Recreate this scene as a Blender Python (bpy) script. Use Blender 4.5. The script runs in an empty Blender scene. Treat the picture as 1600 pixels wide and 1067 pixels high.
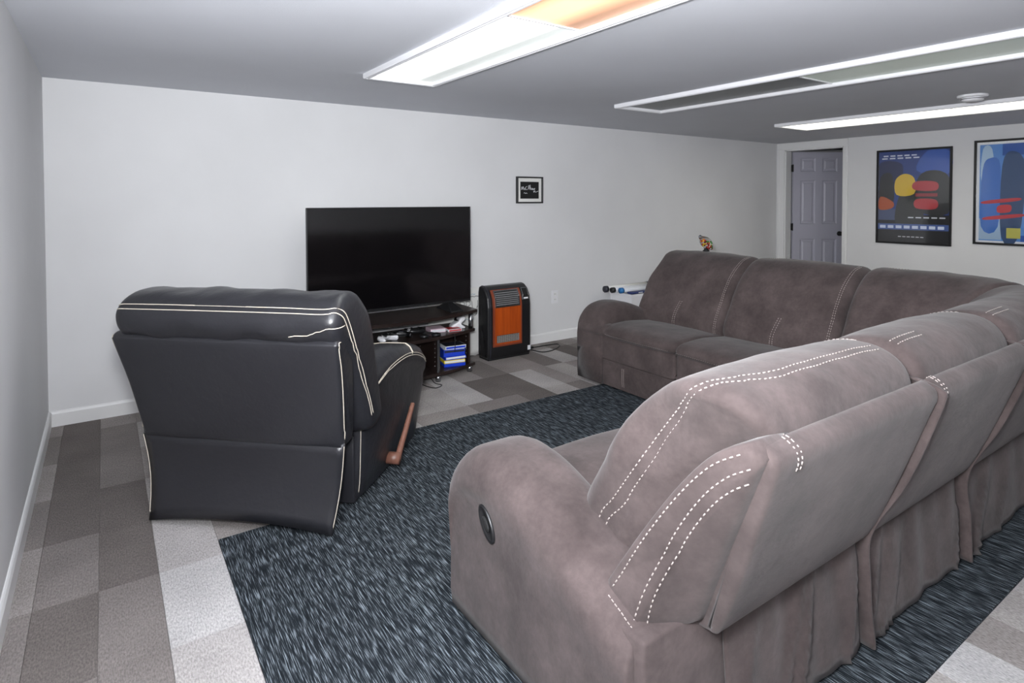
import bpy, bmesh, math, random
from mathutils import Vector, Matrix
from mathutils.bvhtree import BVHTree
random.seed(7)
R = math.radians
scene = bpy.context.scene
C = scene.collection

# ------------------------------------------------------------------ camera
H, XR, YB, YREAR = 2.13, 7.74, 4.576, -2.6      # ceiling, right wall, back wall, rear wall
cd = bpy.data.cameras.new('camera')
cd.sensor_fit = 'HORIZONTAL'; cd.sensor_width = 36.0
cd.lens = 36.0 * 929.6 / 1600
cd.shift_y = -(533.5 - 334.07) / 1600
cd.clip_start = 0.02
cam = bpy.data.objects.new('camera', cd); C.objects.link(cam)
cam.location = (0.294, 0.0, 1.39)
cam.rotation_euler = (R(90 - 1.388), R(0.058), R(-34.48))
scene.camera = cam

# ------------------------------------------------------------------ world, flash, exposure
w = bpy.data.worlds.new('world'); scene.world = w; w.use_nodes = True
w.node_tree.nodes['Background'].inputs[0].default_value = (.8, .85, 1, 1)
w.node_tree.nodes['Background'].inputs[1].default_value = 0.02
# the photographer's flash, held beside the camera with its head tilted up at the ceiling ahead
fl = bpy.data.lights.new('camera_flash', 'SPOT')
fl.energy = 490; fl.color = (.95, .97, 1.0); fl.shadow_soft_size = .06
fl.spot_size = R(150); fl.spot_blend = 1.0
flo = bpy.data.objects.new('camera_flash', fl); C.objects.link(flo)
flo.location = (.30, .10, 1.50)
flo.rotation_euler = Vector((.64, .66, .56)).to_track_quat('-Z', 'Y').to_euler()
# what its diffuser dome spills to the sides
fs_ = bpy.data.lights.new('camera_flash_dome', 'POINT')
fs_.energy = 165; fs_.color = (.95, .97, 1.0); fs_.shadow_soft_size = .08
fso = bpy.data.objects.new('camera_flash_dome', fs_); C.objects.link(fso)
fso.location = (.32, .28, 1.54)
vs = scene.view_settings
vs.view_transform = 'Standard'; vs.look = 'None'; vs.gamma = 1.0; vs.use_curve_mapping = False
vs.exposure = 0.0
LAMP = 1.0                                         # ceiling lamps, overall

# ------------------------------------------------------------------ materials
def lin(c):
    return tuple(((v/255/12.92) if v/255 <= .04045 else ((v/255+.055)/1.055)**2.4) for v in c)
class NT:
    def __init__(s, name):
        s.m = bpy.data.materials.new(name); s.m.use_nodes = True
        s.t = s.m.node_tree; s.b = s.t.nodes['Principled BSDF']
    def n(s, typ, **kw):
        nd = s.t.nodes.new(typ)
        for k, v in kw.items():
            if k in nd.inputs: nd.inputs[k].default_value = v
            else: setattr(nd, k, v)
        return nd
    def l(s, a, b): s.t.links.new(a, b)
    def pos(s, scale=(1, 1, 1), rot=(0, 0, 0), obj=False):
        src = s.n('ShaderNodeTexCoord').outputs['Object'] if obj else s.n('ShaderNodeNewGeometry').outputs['Position']
        mp = s.n('ShaderNodeMapping'); mp.inputs['Scale'].default_value = scale; mp.inputs['Rotation'].default_value = rot
        s.l(src, mp.inputs[0]); return mp.outputs[0]
    def noise(s, vec, scale, detail=3, rough=.5):
        nd = s.n('ShaderNodeTexNoise'); nd.inputs['Scale'].default_value = scale
        nd.inputs['Detail'].default_value = detail; nd.inputs['Roughness'].default_value = rough
        s.l(vec, nd.inputs['Vector']); return nd.outputs['Fac']
    def ramp(s, fac, stops):
        nd = s.n('ShaderNodeValToRGB'); cr = nd.color_ramp
        while len(cr.elements) < len(stops): cr.elements.new(.5)
        for e, (p, c) in zip(cr.elements, stops):
            e.position = p; e.color = (*c, 1) if len(c) == 3 else c
        s.l(fac, nd.inputs[0]); return nd.outputs[0]
    def bump(s, fac, strength, dist=.01):
        nd = s.n('ShaderNodeBump'); nd.inputs['Strength'].default_value = strength; nd.inputs['Distance'].default_value = dist
        s.l(fac, nd.inputs['Height']); s.l(nd.outputs[0], s.b.inputs['Normal'])
    def mul(s, a, b, f=1.0):
        nd = s.n('ShaderNodeMixRGB'); nd.blend_type = 'MULTIPLY'; nd.inputs[0].default_value = f
        s.l(a, nd.inputs[1]); s.l(b, nd.inputs[2]); return nd.outputs[0]
def plain(name, rgb, rough=.5, metal=0, spec=.5, **kw):
    k = NT(name); k.b.inputs['Base Color'].default_value = (*lin(rgb), 1)
    k.b.inputs['Roughness'].default_value = rough; k.b.inputs['Metallic'].default_value = metal
    k.b.inputs['Specular IOR Level'].default_value = spec
    for a, v in kw.items(): k.b.inputs[a].default_value = v
    return k.m
def painted(name, rgb, var=.04, bump=.08, scale=1.3):
    k = NT(name); p = k.pos()
    c = lin(rgb); f = k.noise(p, scale, 4)
    col = k.ramp(f, [(.3, tuple(v*(1-var) for v in c)), (.7, tuple(min(1, v*(1+var)) for v in c))])
    k.l(col, k.b.inputs['Base Color']); k.b.inputs['Roughness'].default_value = .75; k.b.inputs['Specular IOR Level'].default_value = .2
    k.bump(k.noise(p, 160, 2), bump, .002)
    return k.m
def carpet(name, rgb):
    k = NT(name); p = k.pos(); c = lin(rgb)
    f = k.noise(k.pos((1, .35, 1)), 210, 2, .7); g = k.noise(p, 3.1, 3)
    a = k.ramp(f, [(.3, tuple(v*.68 for v in c)), (.7, tuple(v*1.28 for v in c))])
    b = k.ramp(g, [(.3, (.86, .86, .86)), (.7, (1.1, 1.1, 1.1))])
    k.l(k.mul(a, b), k.b.inputs['Base Color']); k.b.inputs['Roughness'].default_value = .95; k.b.inputs['Specular IOR Level'].default_value = .1
    k.bump(f, .6, .004); return k.m
def rugmat():
    k = NT('rug_pile'); p = k.pos((1, .045, 1)); f = k.noise(p, 330, 2, .55); g = k.noise(k.pos(), 420, 2, .7)
    a = k.ramp(f, [(.36, lin((26, 30, 35))), (.52, lin((44, 49, 54))), (.70, lin((140, 150, 158)))])
    b = k.ramp(g, [(.3, (.62, .62, .62)), (.7, (1.15, 1.15, 1.15))])
    k.l(k.mul(a, b), k.b.inputs['Base Color']); k.b.inputs['Roughness'].default_value = .95; k.b.inputs['Specular IOR Level'].default_value = .1
    k.bump(f, .5, .004); return k.m
def suede():
    k = NT('suede'); p = k.pos(); c = lin((76, 67, 66))
    f = k.noise(p, 5.5, 5, .62); g = k.noise(p, 60, 3, .6)
    a = k.ramp(f, [(.3, tuple(v*.66 for v in c)), (.5, c), (.72, tuple(v*1.42 for v in c))])
    b = k.ramp(g, [(.3, (.9, .9, .9)), (.7, (1.06, 1.06, 1.06))])
    k.l(k.mul(a, b), k.b.inputs['Base Color']); k.b.inputs['Roughness'].default_value = .95; k.b.inputs['Specular IOR Level'].default_value = .08
    k.b.inputs['Sheen Weight'].default_value = .12; k.b.inputs['Sheen Roughness'].default_value = .5
    k.bump(k.noise(p, 14, 4, .6), .25, .012); return k.m
def leather():
    k = NT('black_leather'); p = k.pos()
    k.b.inputs['Base Color'].default_value = (*lin((36, 36, 40)), 1)
    k.b.inputs['Roughness'].default_value = .35; k.b.inputs['Specular IOR Level'].default_value = .55
    k.bump(k.noise(p, 9, 4, .6), .34, .014); return k.m
def wood(name, a, b, scale=(14, 14, 1.2), rough=.35):
    k = NT(name); p = k.pos(scale, obj=True); f = k.noise(p, 2.2, 5, .6)
    k.l(k.ramp(f, [(.3, lin(a)), (.7, lin(b))]), k.b.inputs['Base Color']); k.b.inputs['Roughness'].default_value = rough
    return k.m
def glow(name, rgb, strength, side=None, base=(200, 205, 200), side_w=.17):
    """diffuser panel, brighter over the tube that burns behind it (side = where that tube lies across the panel)"""
    k = NT(name); k.b.inputs['Base Color'].default_value = (*lin(base), 1); k.b.inputs['Roughness'].default_value = .4
    k.b.inputs['Emission Color'].default_value = (*lin(rgb), 1)
    if side is None: k.b.inputs['Emission Strength'].default_value = strength
    else:
        sx = k.n('ShaderNodeSeparateXYZ'); k.l(k.n('ShaderNodeTexCoord').outputs['Object'], sx.inputs[0])
        m1 = k.n('ShaderNodeMath', operation='SUBTRACT'); k.l(sx.outputs[0], m1.inputs[0]); m1.inputs[1].default_value = side
        m2 = k.n('ShaderNodeMath', operation='ABSOLUTE'); k.l(m1.outputs[0], m2.inputs[0])
        m3 = k.n('ShaderNodeMapRange'); k.l(m2.outputs[0], m3.inputs[0])
        m3.inputs[1].default_value = .05; m3.inputs[2].default_value = side_w; m3.inputs[3].default_value = strength; m3.inputs[4].default_value = strength*.07
        k.l(m3.outputs[0], k.b.inputs['Emission Strength'])
    return k.m

M = {}
M['wall'] = painted('wall_paint', (216, 216, 217)); M['ceil'] = painted('ceiling_paint', (203, 205, 211), .05, .25, .8)
M['trim'] = plain('trim_white', (226, 226, 226), .4); M['white'] = plain('white_plastic', (225, 225, 228), .4)
for nm, c in dict(t0=(174, 170, 168), t1=(166, 161, 158), t2=(148, 142, 139), t3=(128, 122, 119), t4=(110, 104, 101), t5=(186, 184, 183)).items():
    M[nm] = carpet('carpet_' + nm, c)
M['rug'] = rugmat(); M['suede'] = suede(); M['leather'] = leather()
M['thread'] = plain('cream_thread', (205, 196, 180), .7); M['dthread'] = plain('grey_thread', (158, 148, 143), .7)
M['black'] = plain('black_plastic', (24, 24, 26), .35); M['blackmat'] = plain('black_matt', (18, 18, 19), .8)
M['screen'] = plain('screen_glass', (10, 9, 11), .10, 0, .95); M['chrome'] = plain('silver_metal', (175, 178, 182), .25, 1)
M['espresso'] = wood('espresso_wood', (30, 22, 20), (44, 33, 30), (2, 14, 14), .3)
M['orange'] = wood('orange_wood', (148, 58, 14), (184, 80, 22), (16, 16, 1.3), .35)
M['orangetrim'] = plain('red_wood_trim', (128, 60, 38), .35); M['navy'] = plain('navy_plastic', (38, 39, 50), .4)
M['mesh'] = plain('grille_grey', (150, 146, 142), .5); M['slat'] = plain('grey_slat', (120, 120, 122), .4); M['lever'] = wood('lever_wood', (98, 66, 54), (128, 88, 74), (10, 10, 10), .4)
M['door'] = plain('door_paint', (178, 177, 190), .45); M['dark'] = plain('room_shade_paint', (40, 40, 42), .9)
M['blue'] = plain('case_blue', (28, 62, 190), .3); M['yellow'] = plain('case_yellow', (225, 200, 40), .4); M['casew'] = plain('case_white', (220, 222, 226), .4)
M['pink'] = plain('case_pink', (214, 190, 200), .4); M['red'] = plain('case_red', (170, 40, 44), .4)
M['paper'] = plain('paper', (226, 226, 222), .8); M['ink'] = plain('marker_ink', (50, 52, 60), .7); M['inkb'] = plain('faint_ink', (150, 178, 192), .8)
M['bluecap'] = plain('blue_cap', (36, 110, 170), .4); M['navyroll'] = plain('navy_film', (30, 46, 100), .4)

# ------------------------------------------------------------------ mesh helpers
def link(name, me, mat=None, parent=None):
    o = bpy.data.objects.new(name, me); C.objects.link(o)
    if parent is not None: o.parent = parent
    if mat is not None and me is not None:
        for m_ in (mat if isinstance(mat, (list, tuple)) else [mat]): me.materials.append(m_)
    return o
def bm_obj(name, bm, mat, parent=None, smooth=False):
    bmesh.ops.recalc_face_normals(bm, faces=bm.faces[:])
    me = bpy.data.meshes.new(name); bm.to_mesh(me); bm.free()
    if smooth:
        for p_ in me.polygons: p_.use_smooth = True
    return link(name, me, mat, parent)
def tag(o, label=None, cat=None, group=None, kind=None):
    if label: o['label'] = label
    if cat: o['category'] = cat
    if group: o['group'] = group
    if kind: o['kind'] = kind
    return o
def empty(name, loc=(0, 0, 0), rz=0):
    o = bpy.data.objects.new(name, None); C.objects.link(o); o.location = loc; o.rotation_euler = (0, 0, rz)
    o.empty_display_size = .1; return o
def add_box(bm, lo, hi, bevel=0, seg=2, mi=0):
    r = bmesh.ops.create_cube(bm, size=1); vs_ = r['verts']
    for v in vs_:
        v.co = Vector([lo[i] + (v.co[i]+.5)*(hi[i]-lo[i]) for i in range(3)])
    fs = list({f for v in vs_ for f in v.link_faces})
    for f in fs: f.material_index = mi
    if bevel:
        es = list({e for v in vs_ for e in v.link_edges})
        bmesh.ops.bevel(bm, geom=es, offset=bevel, segments=seg, profile=.5, affect='EDGES')
def box(name, lo, hi, mat, parent=None, bevel=0, seg=2):
    bm = bmesh.new(); add_box(bm, lo, hi, bevel, seg); return bm_obj(name, bm, mat, parent, bevel > .004)
def add_prism(bm, pts, lo, hi, axis='z', mi=0, bevel=0):
    def P(a, b, h): return {'z': (a, b, h), 'y': (a, h, b), 'x': (h, a, b)}[axis]
    A = [bm.verts.new(P(a, b, lo)) for a, b in pts]; B = [bm.verts.new(P(a, b, hi)) for a, b in pts]
    n = len(pts); fs = [bm.faces.new(A), bm.faces.new(B[::-1])]
    for i in range(n): fs.append(bm.faces.new((A[i], B[i], B[(i+1) % n], A[(i+1) % n])))
    for f in fs: f.material_index = mi
    if bevel:
        es = list({e for f in fs[:2] for e in f.edges})
        bmesh.ops.bevel(bm, geom=es, offset=bevel, segments=2, profile=.5, affect='EDGES')
def prism(name, pts, lo, hi, mat, parent=None, axis='z', bevel=0):
    bm = bmesh.new(); add_prism(bm, pts, lo, hi, axis, 0, bevel); return bm_obj(name, bm, mat, parent)
def add_tube(bm, pts, r, n=8, mi=0, flat=None):
    pts = [Vector(p) for p in pts]; rings = []; ref = None
    for i, p in enumerate(pts):
        t = (pts[min(i+1, len(pts)-1)] - pts[max(i-1, 0)]).normalized()
        if ref is None: ref = Vector((0, 0, 1)) if abs(t.z) < .9 else Vector((1, 0, 0))
        u = (ref - t*ref.dot(t)).normalized(); v = t.cross(u); ref = u
        rr = r[i] if isinstance(r, (list, tuple)) else r
        rings.append([bm.verts.new(p + u*math.cos(2*math.pi*k/n)*rr + v*math.sin(2*math.pi*k/n)*rr) for k in range(n)])
    for a, b in zip(rings, rings[1:]):
        for k in range(n):
            bm.faces.new((a[k], a[(k+1) % n], b[(k+1) % n], b[k])).material_index = mi
    bm.faces.new(rings[0][::-1]).material_index = mi; bm.faces.new(rings[-1]).material_index = mi
def tube(name, pts, r, mat, parent=None, n=8):
    bm = bmesh.new(); add_tube(bm, pts, r, n); return bm_obj(name, bm, mat, parent, True)
def crom(pts, m=6, closed=False):
    pts = [Vector(p) for p in pts]; n = len(pts); out = []
    for i in range(n if closed else n-1):
        if closed: p0, p1, p2, p3 = pts[(i-1) % n], pts[i], pts[(i+1) % n], pts[(i+2) % n]
        else: p0, p1, p2, p3 = pts[max(i-1, 0)], pts[i], pts[i+1], pts[min(i+2, n-1)]
        for k in range(m):
            t = k/m
            out.append(.5*((2*p1) + (p2-p0)*t + (2*p0-5*p1+4*p2-p3)*t*t + (3*p1-p0-3*p2+p3)*t**3))
    if not closed: out.append(pts[-1])
    return out
def loft(name, rings, mat, parent=None, closed_ends=True):
    bm = bmesh.new(); V = [[bm.verts.new(p) for p in r] for r in rings]; n = len(rings[0])
    for a, b in zip(V, V[1:]):
        for k in range(n): bm.faces.new((a[k], a[(k+1) % n], b[(k+1) % n], b[k]))
    if closed_ends:
        for r in (V[0], V[-1]):
            c = bm.verts.new(sum((v.co for v in r), Vector())/n)
            for k in range(n): bm.faces.new((r[k], r[(k+1) % n], c))
    return bm_obj(name, bm, mat, parent, True)
def inset(poly, d):
    """offset a closed 2D polygon inwards (vertices moved along averaged normals, kept near the centroid side)"""
    n = len(poly); out = []; A = sum(poly[i].x*poly[(i+1) % n].y - poly[(i+1) % n].x*poly[i].y for i in range(n))
    sg = 1 if A > 0 else -1
    for i in range(n):
        t = (poly[(i+1) % n] - poly[i-1]); L = t.length or 1e-6
        out.append(poly[i] + Vector((-t.y, t.x))/L*d*sg)
    return out
def puffy(name, prof, s0, s1, fmap, mat, parent=None, r=.05, m=4, nmid=10, smooth=True, crown=0.0, wob=0.0, seed=0, cap=0.0):
    """upholstered block: closed (d,z) profile swept from s0 to s1 with rounded ends; fmap(s,d,z)->xyz"""
    P = [Vector((p[0], p[1])) for p in prof]
    if smooth: P = [Vector((p.x, p.y)) for p in crom([(p.x, p.y, 0) for p in P], m, True)]
    rings = []; K = 5
    st = []
    for k in range(K): st.append((r*(1-math.cos(math.pi/2*k/K)), r*(1-math.sin(math.pi/2*k/K))))
    if cap: st.insert(0, (0.0, r+cap))
    seq = [(s0+a, b) for a, b in st] + [(s0+r+(s1-s0-2*r)*k/nmid, 0) for k in range(nmid+1)] + [(s1-a, b) for a, b in st[::-1]]
    rnd = random.Random(seed); ph = [rnd.uniform(0, 6.28) for _ in range(6)]
    for s, ins in seq:
        t = (s-s0)/(s1-s0); cr = crown*(4*t*(1-t)) - crown*.5
        q = inset(P, ins - cr); ring = []
        for i, v in enumerate(q):
            dw = wob*(math.sin(s*23+ph[0]+i*.35)*.5 + math.sin(s*41+ph[1]-i*.6)*.3 + math.sin(i*.9+ph[2]+s*9)*.3)
            ring.append(Vector(fmap(s, v.x+dw*.6, v.y+dw)))
        rings.append(ring)
    return loft(name, rings, mat, parent)
def bvh_of(objs):
    vs_, fs = [], []
    for o in objs:
        b = len(vs_); vs_ += [v.co.copy() for v in o.data.vertices]; fs += [[b+i for i in p_.vertices] for p_ in o.data.polygons]
    return BVHTree.FromPolygons(vs_, fs)
def resample(pts, step):
    pts = [Vector(p) for p in pts]; out = [pts[0].copy()]; acc = 0
    for a, b in zip(pts, pts[1:]):
        L = (b-a).length; d = step - acc
        while d <= L and L > 0: out.append(a + (b-a)*(d/L)); d += step
        acc = (acc + L) % step
    return out
def stitches(name, paths, objs, mat, parent, dash=.014, gap=.008, r=.0022, cont=False, lift=.0012, ray=None):
    """sewn thread: dashes laid on the surface of objs along each path"""
    bv = bvh_of(objs); bm = bmesh.new()
    for path in paths:
        pts = resample(crom(path, 10), .004 if not cont else .008); sn = []
        for p in pts:
            loc, no, _, _ = bv.find_nearest(p) if ray is None else bv.ray_cast(p, ray)
            if loc is None: continue
            if no.dot(p - loc) < 0: no = -no
            sn.append(loc + no*lift)
        if cont:
            if len(sn) > 2: add_tube(bm, sn, r, 5)
            continue
        i = 0; nd = max(2, int(dash/.004)); ng = max(1, int(gap/.004))
        while i + nd < len(sn):
            if (sn[i]-sn[i+nd]).length < dash*3: add_tube(bm, [sn[i], sn[i+nd//2], sn[i+nd]], r, 5)
            i += nd + ng
    return bm_obj(name, bm, mat, parent, True)
def off(path, dv): return [tuple(Vector(p)+Vector(dv)) for p in path]

# ------------------------------------------------------------------ the room
def struct(o): return tag(o, kind='structure')
T = .12
floor = struct(box('floor', (-T, YREAR-T, -.15), (XR+2.2, YB+T+.6, -.007), M['t3']))
# carpet tiles laid plank-wise on the floor slab, each its own piece
unit = bpy.data.meshes.new('carpet_tile')
bmu = bmesh.new(); add_box(bmu, (0, 0, -1), (1, 1, 0)); bmu.to_mesh(unit); bmu.free(); unit.materials.append(M['t2'])
xs = [0.0, .075, .26, .445, .66] + [.66+.205*k for k in range(1, 9)] + [2.51, 2.71, 2.945, 3.155, 3.31, 3.51, 3.72, 3.93, 4.14] + [4.35+.42*k for k in range(9)]
xs[-1] = XR
L = .456
fixed = {}                                          # tones seen in the photograph, by (column, row); row 0 starts at y = 4.35 - ...
def col(x): return max(i for i, v in enumerate(xs[:-1]) if x >= v-.001)
def setc(x, y, t): fixed[(col(x), math.floor((y-.72)/L))] = t
ys0 = .72
for y in (-.1, .3, .8, 1.3, 1.8, 2.2): setc(.05, y, 't3')
for y, t in ((4.5, 't2'), (4.2, 't3'), (3.7, 't2'), (3.2, 't3'), (2.8, 't2')): setc(.03, y, t)
for y, t, u in ((4.45, 't4', 't2'), (4.0, 't4', 't3'), (3.6, 't4', 't3'), (3.1, 't4', 't4'), (2.7, 't3', 't4'), (2.2, 't4', 't3'), (1.7, 't3', 't3'), (1.2, 't4', 't4'), (.8, 't3', 't4')):
    setc(.15, y, t); setc(.35, y, u)
for y, t in ((3.6, 't2'), (3.1, 't1'), (2.7, 't0'), (2.2, 't5'), (1.7, 't0'), (1.2, 't5'), (.8, 't0'), (4.0, 't1'), (4.45, 't2')): setc(.5, y, t)
for x, row in {1.95: ('t1', 't1', 't2'), 2.15: ('t1', 't2', 't1'), 2.35: ('t0', 't0', 't0'), 2.6: ('t4', 't2', 't2'), 2.8: ('t4', 't3', 't2'),
               3.0: ('t0', 't2', 't2'), 3.2: ('t2', 't2', 't2'), 3.4: ('t1', 't3', 't2'), 3.6: ('t2', 't0', 't2'), 3.85: ('t3', 't4', 't3'), 4.0: ('t1', 't3', 't2')}.items():
    for y, t in zip((3.6, 4.1, 4.5), row): setc(x, y, t)
for x, a, b in ((1.95, 't2', 't1'), (2.15, 't1', 't2'), (2.4, 't5', 't0'), (2.6, 't2', 't3'), (2.8, 't1', 't2'), (3.0, 't0', 't1'), (3.2, 't3', 't2')):
    setc(x, .5, a); setc(x, .0, b)
tones = ['t1', 't2', 't3', 't2', 't0', 't4']
rt = random.Random(3)
for i in range(len(xs)-1):
    for j in range(-3, 9):
        y0, y1 = ys0 + j*L, ys0 + (j+1)*L
        if y0 > YB: continue
        y1 = min(y1, YB); x0, x1 = xs[i], xs[i+1]
        t = fixed.get((i, j), rt.choice(tones))
        if 1.0 < (y0+y1)/2 < 2.5 and 1.1 < x0 < 4.0: continue    # wholly under the rug
        o = bpy.data.objects.new('carpet_tile', unit); C.objects.link(o); o.parent = floor
        o.location = (x0+.0008, y0+.0008, 0); o.scale = (x1-x0-.0016, y1-y0-.0016, .0068)
        o.material_slots[0].link = 'OBJECT'; o.material_slots[0].material = M[t]
struct(box('ceiling', (-T, YREAR-T, H), (XR+T, YB+T, H+.15), M['ceil']))
struct(box('wall_back', (-T, YB, -.15), (XR+2.2, YB+T, H), M['wall']))
struct(box('wall_left', (-T, YREAR-T, -.15), (0, YB, H), M['wall']))
struct(box('wall_rear', (0, YREAR-T, -.15), (XR+T, YREAR, H), M['wall']))
DY0, DY1, DZ = 3.70, 4.456, 2.035                   # door opening
bm = bmesh.new()
add_box(bm, (XR, YREAR, -.15), (XR+T, DY0, H)); add_box(bm, (XR, DY1, -.15), (XR+T, YB, H)); add_box(bm, (XR, DY0, DZ), (XR+T, DY1, H))
struct(bm_obj('wall_right', bm, M['wall']))
def baseboard(name, lo, hi, axis, d):
    """flat board with an eased top edge; axis = run direction, d = direction it stands proud of the wall"""
    prof = [(0, 0), (.014, 0), (.014, .078), (.009, .09), (.004, .095), (0, .095)]
    bm = bmesh.new()
    if axis == 'x': add_prism(bm, [(lo[1]+d*p, z) for p, z in prof], lo[0], hi[0], 'x')
    else: add_prism(bm, [(lo[0]+d*p, z) for p, z in prof], lo[1], hi[1], 'y')
    return struct(bm_obj(name, bm, M['trim']))
baseboard('baseboard_back', (0.014, YB), (XR, YB), 'x', -1)
baseboard('baseboard_left', (0, YREAR), (0, YB), 'y', 1)
baseboard('baseboard_right', (XR, YREAR), (XR, 3.64), 'y', -1)
# door casing and jambs
bm = bmesh.new()
for (a, b) in ((3.645, 3.70), (4.456, 4.556)):
    add_box(bm, (XR-.018, a, 0), (XR, b, DZ+.0), .003, 1)
    add_box(bm, (XR-.024, a+.012 if a < 4 else b-.03, 0), (XR-.017, a+.026 if a < 4 else b-.016, DZ), .002, 1)
add_box(bm, (XR-.018, 3.645, DZ), (XR, 4.556, H-.005), .003, 1)
struct(bm_obj('trim_1', bm, M['trim']))
bm = bmesh.new()
add_box(bm, (XR-.001, DY1-.016, 0), (XR+T, DY1+.002, DZ)); add_box(bm, (XR-.001, DY0-.002, 0), (XR+T, DY0+.012, DZ)); add_box(bm, (XR-.001, DY0, DZ-.014), (XR+T, DY1, DZ+.002))
struct(bm_obj('trim_2', bm, M['trim']))
# unlit room beyond the door; its shade is put into the dark wall colour
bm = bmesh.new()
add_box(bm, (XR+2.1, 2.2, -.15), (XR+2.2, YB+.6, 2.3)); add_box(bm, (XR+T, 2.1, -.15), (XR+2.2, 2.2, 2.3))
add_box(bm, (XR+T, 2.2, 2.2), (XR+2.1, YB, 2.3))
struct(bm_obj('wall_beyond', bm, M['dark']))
# six-panel door, standing open into that room
door = struct(empty('door_1', (XR+T+.012, DY1-.018, 0), 0))
hx, hy = XR+T+.012, DY1-.018
ang = math.atan2(4.08-hy, 8.45-hx)                  # direction of the leaf from its hinge
door.rotation_euler = (0, 0, ang)
W, DH, DT = .70, 2.015, .036
bm = bmesh.new(); stile = .105; cw = (W-3*stile+.02)/2
xsl = [(stile-.005, stile-.005+cw), (W-stile+.005-cw, W-stile+.005)]
zsl = [(.24, .86), (1.06, 1.64), (1.755, 1.935)]
# the face that looks into the room: leaf frame with panel openings
def face_frame(bm, y0, y1):
    xe = [0, xsl[0][0], xsl[0][1], xsl[1][0], xsl[1][1], W]; ze = [.008, zsl[0][0], zsl[0][1], zsl[1][0], zsl[1][1], zsl[2][0], zsl[2][1], DH]
    for i in range(5):
        for j in range(7):
            if i in (1, 3) and j in (1, 3, 5): continue
            add_box(bm, (xe[i], y0, ze[j]), (xe[i+1], y1, ze[j+1]))
face_frame(bm, -DT, 0)
bmesh.ops.remove_doubles(bm, verts=bm.verts[:], dist=1e-5)
leaf = bm_obj('door_leaf', bm, M['door'], door)
for a, b in xsl:
    for c, d in zsl:
        bm = bmesh.new()
        V = lambda i, y: [bm.verts.new(p) for p in ((a+i, y, c+i), (b-i, y, c+i), (b-i, y, d-i), (a+i, y, d-i))]
        for sgn, yb in ((-1, -DT), (1, 0.0)):
            rr = [V(0, yb), V(.012, yb-sgn*.011), V(.030, yb-sgn*.011), V(.045, yb-sgn*.003)]
            for p, q in zip(rr, rr[1:]):
                for k in range(4): bm.faces.new((p[k], p[(k+1) % 4], q[(k+1) % 4], q[k]))
            bm.faces.new(rr[-1])
        bm_obj('panel', bm, M['door'], leaf)
for z in (.25, 1.02, 1.80):
    bm = bmesh.new(); add_box(bm, (-.012, -DT-.004, z-.045), (.004, -.004, z+.045), .001, 1); add_tube(bm, [(-.006, -DT-.006, z-.05), (-.006, -DT-.006, z+.05)], .007, 8)
    bm_obj('hinge', bm, M['blackmat'], door)
for sgn in (-1, 1):
    bm = bmesh.new(); yb = -DT if sgn < 0 else 0
    add_tube(bm, [(W-.065, yb, .93), (W-.065, yb+sgn*.008, .93)], .032, 14)
    add_tube(bm, [(W-.065, yb+sgn*.006, .93), (W-.065, yb+sgn*.03, .93), (W-.065, yb+sgn*.036, .93), (W-.065, yb+sgn*.05, .93), (W-.065, yb+sgn*.064, .93), (W-.065, yb+sgn*.07, .93)], [.011, .011, .024, .029, .024, .008], 14)
    bm_obj('door_knob', bm, M['blackmat'], door, True)

# ------------------------------------------------------------------ ceiling light troughs
def fixture(x0, x1, label, mats):
    y0, y1, jy = .60, 3.40, 1.97
    t = empty('ceiling_light', ((x0+x1)/2, (y0+y1)/2, H-.03))
    cx, cy, cz = t.location
    tw = .032                                        # face width of the trim
    def trimbar(a, b):                               # stepped white trim running a->b, profile drawn to the inside
        prof = [(0, .03), (0, .006), (.004, 0), (.012, 0), (.012, .004), (.02, .004), (.02, 0), (.03, 0), (.034, .006), (.034, .03)]
        a, b = Vector(a), Vector(b); d = (b-a).normalized(); n = Vector((-d.y, d.x, 0)); bm = bmesh.new(); rings = []
        for p, e in ((a, 1), (b, -1)):
            rings.append([bm.verts.new(p + n*q + d*q*e + Vector((0, 0, z-.0))) for q, z in prof])
        k = len(prof)
        for i in range(k): bm.faces.new((rings[0][i], rings[0][(i+1) % k], rings[1][(i+1) % k], rings[1][i]))
        bm.faces.new(rings[0][::-1]); bm.faces.new(rings[1]); return bm_obj('frame_rail', bm, M['white'], t)
    hx, hy = (x1-x0)/2, (y1-y0)/2
    cs = [(-hx, -hy, 0), (hx, -hy, 0), (hx, hy, 0), (-hx, hy, 0)]
    for i in range(4): trimbar(cs[i], cs[(i+1) % 4])
    ix, iy = hx-.034, hy-.034
    for a, b, m_ in ((-iy, jy-cy-.006, mats[1]), (jy-cy+.006, iy, mats[0])):
        box('diffuser', (-ix, a, .022), (ix, b, .026), m_, t)
    box('cross_bar', (-ix, jy-cy-.006, .016), (ix, jy-cy+.006, .027), M['white'], t)
    tag(t, label, 'ceiling light', 'recessed fluorescent ceiling lights'); return t
fixture(1.565, 2.035, 'white-framed ceiling light with one glaring and one orange-stained diffuser, nearest the left wall',
        (glow('tube_white', (250, 255, 252), 6*LAMP, -.06), glow('tube_orange', (255, 205, 165), 1.3*LAMP, -.04, (214, 160, 124))))
fixture(3.60, 4.13, 'white-framed ceiling light with a dark far diffuser, middle of the three',
        (glow('tube_dead', (215, 225, 220), .01*LAMP, None, (104, 106, 106)), glow('tube_dim', (225, 238, 226), .16*LAMP, None, (170, 176, 170))))
fixture(5.78, 6.33, 'evenly lit white-framed ceiling light nearest the posters and door',
        (glow('tube_cream', (255, 252, 236), 4.5*LAMP), glow('tube_cream_near', (255, 252, 236), 4.5*LAMP)))
t = empty('smoke_detector', (5.42, 1.655, H))
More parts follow.
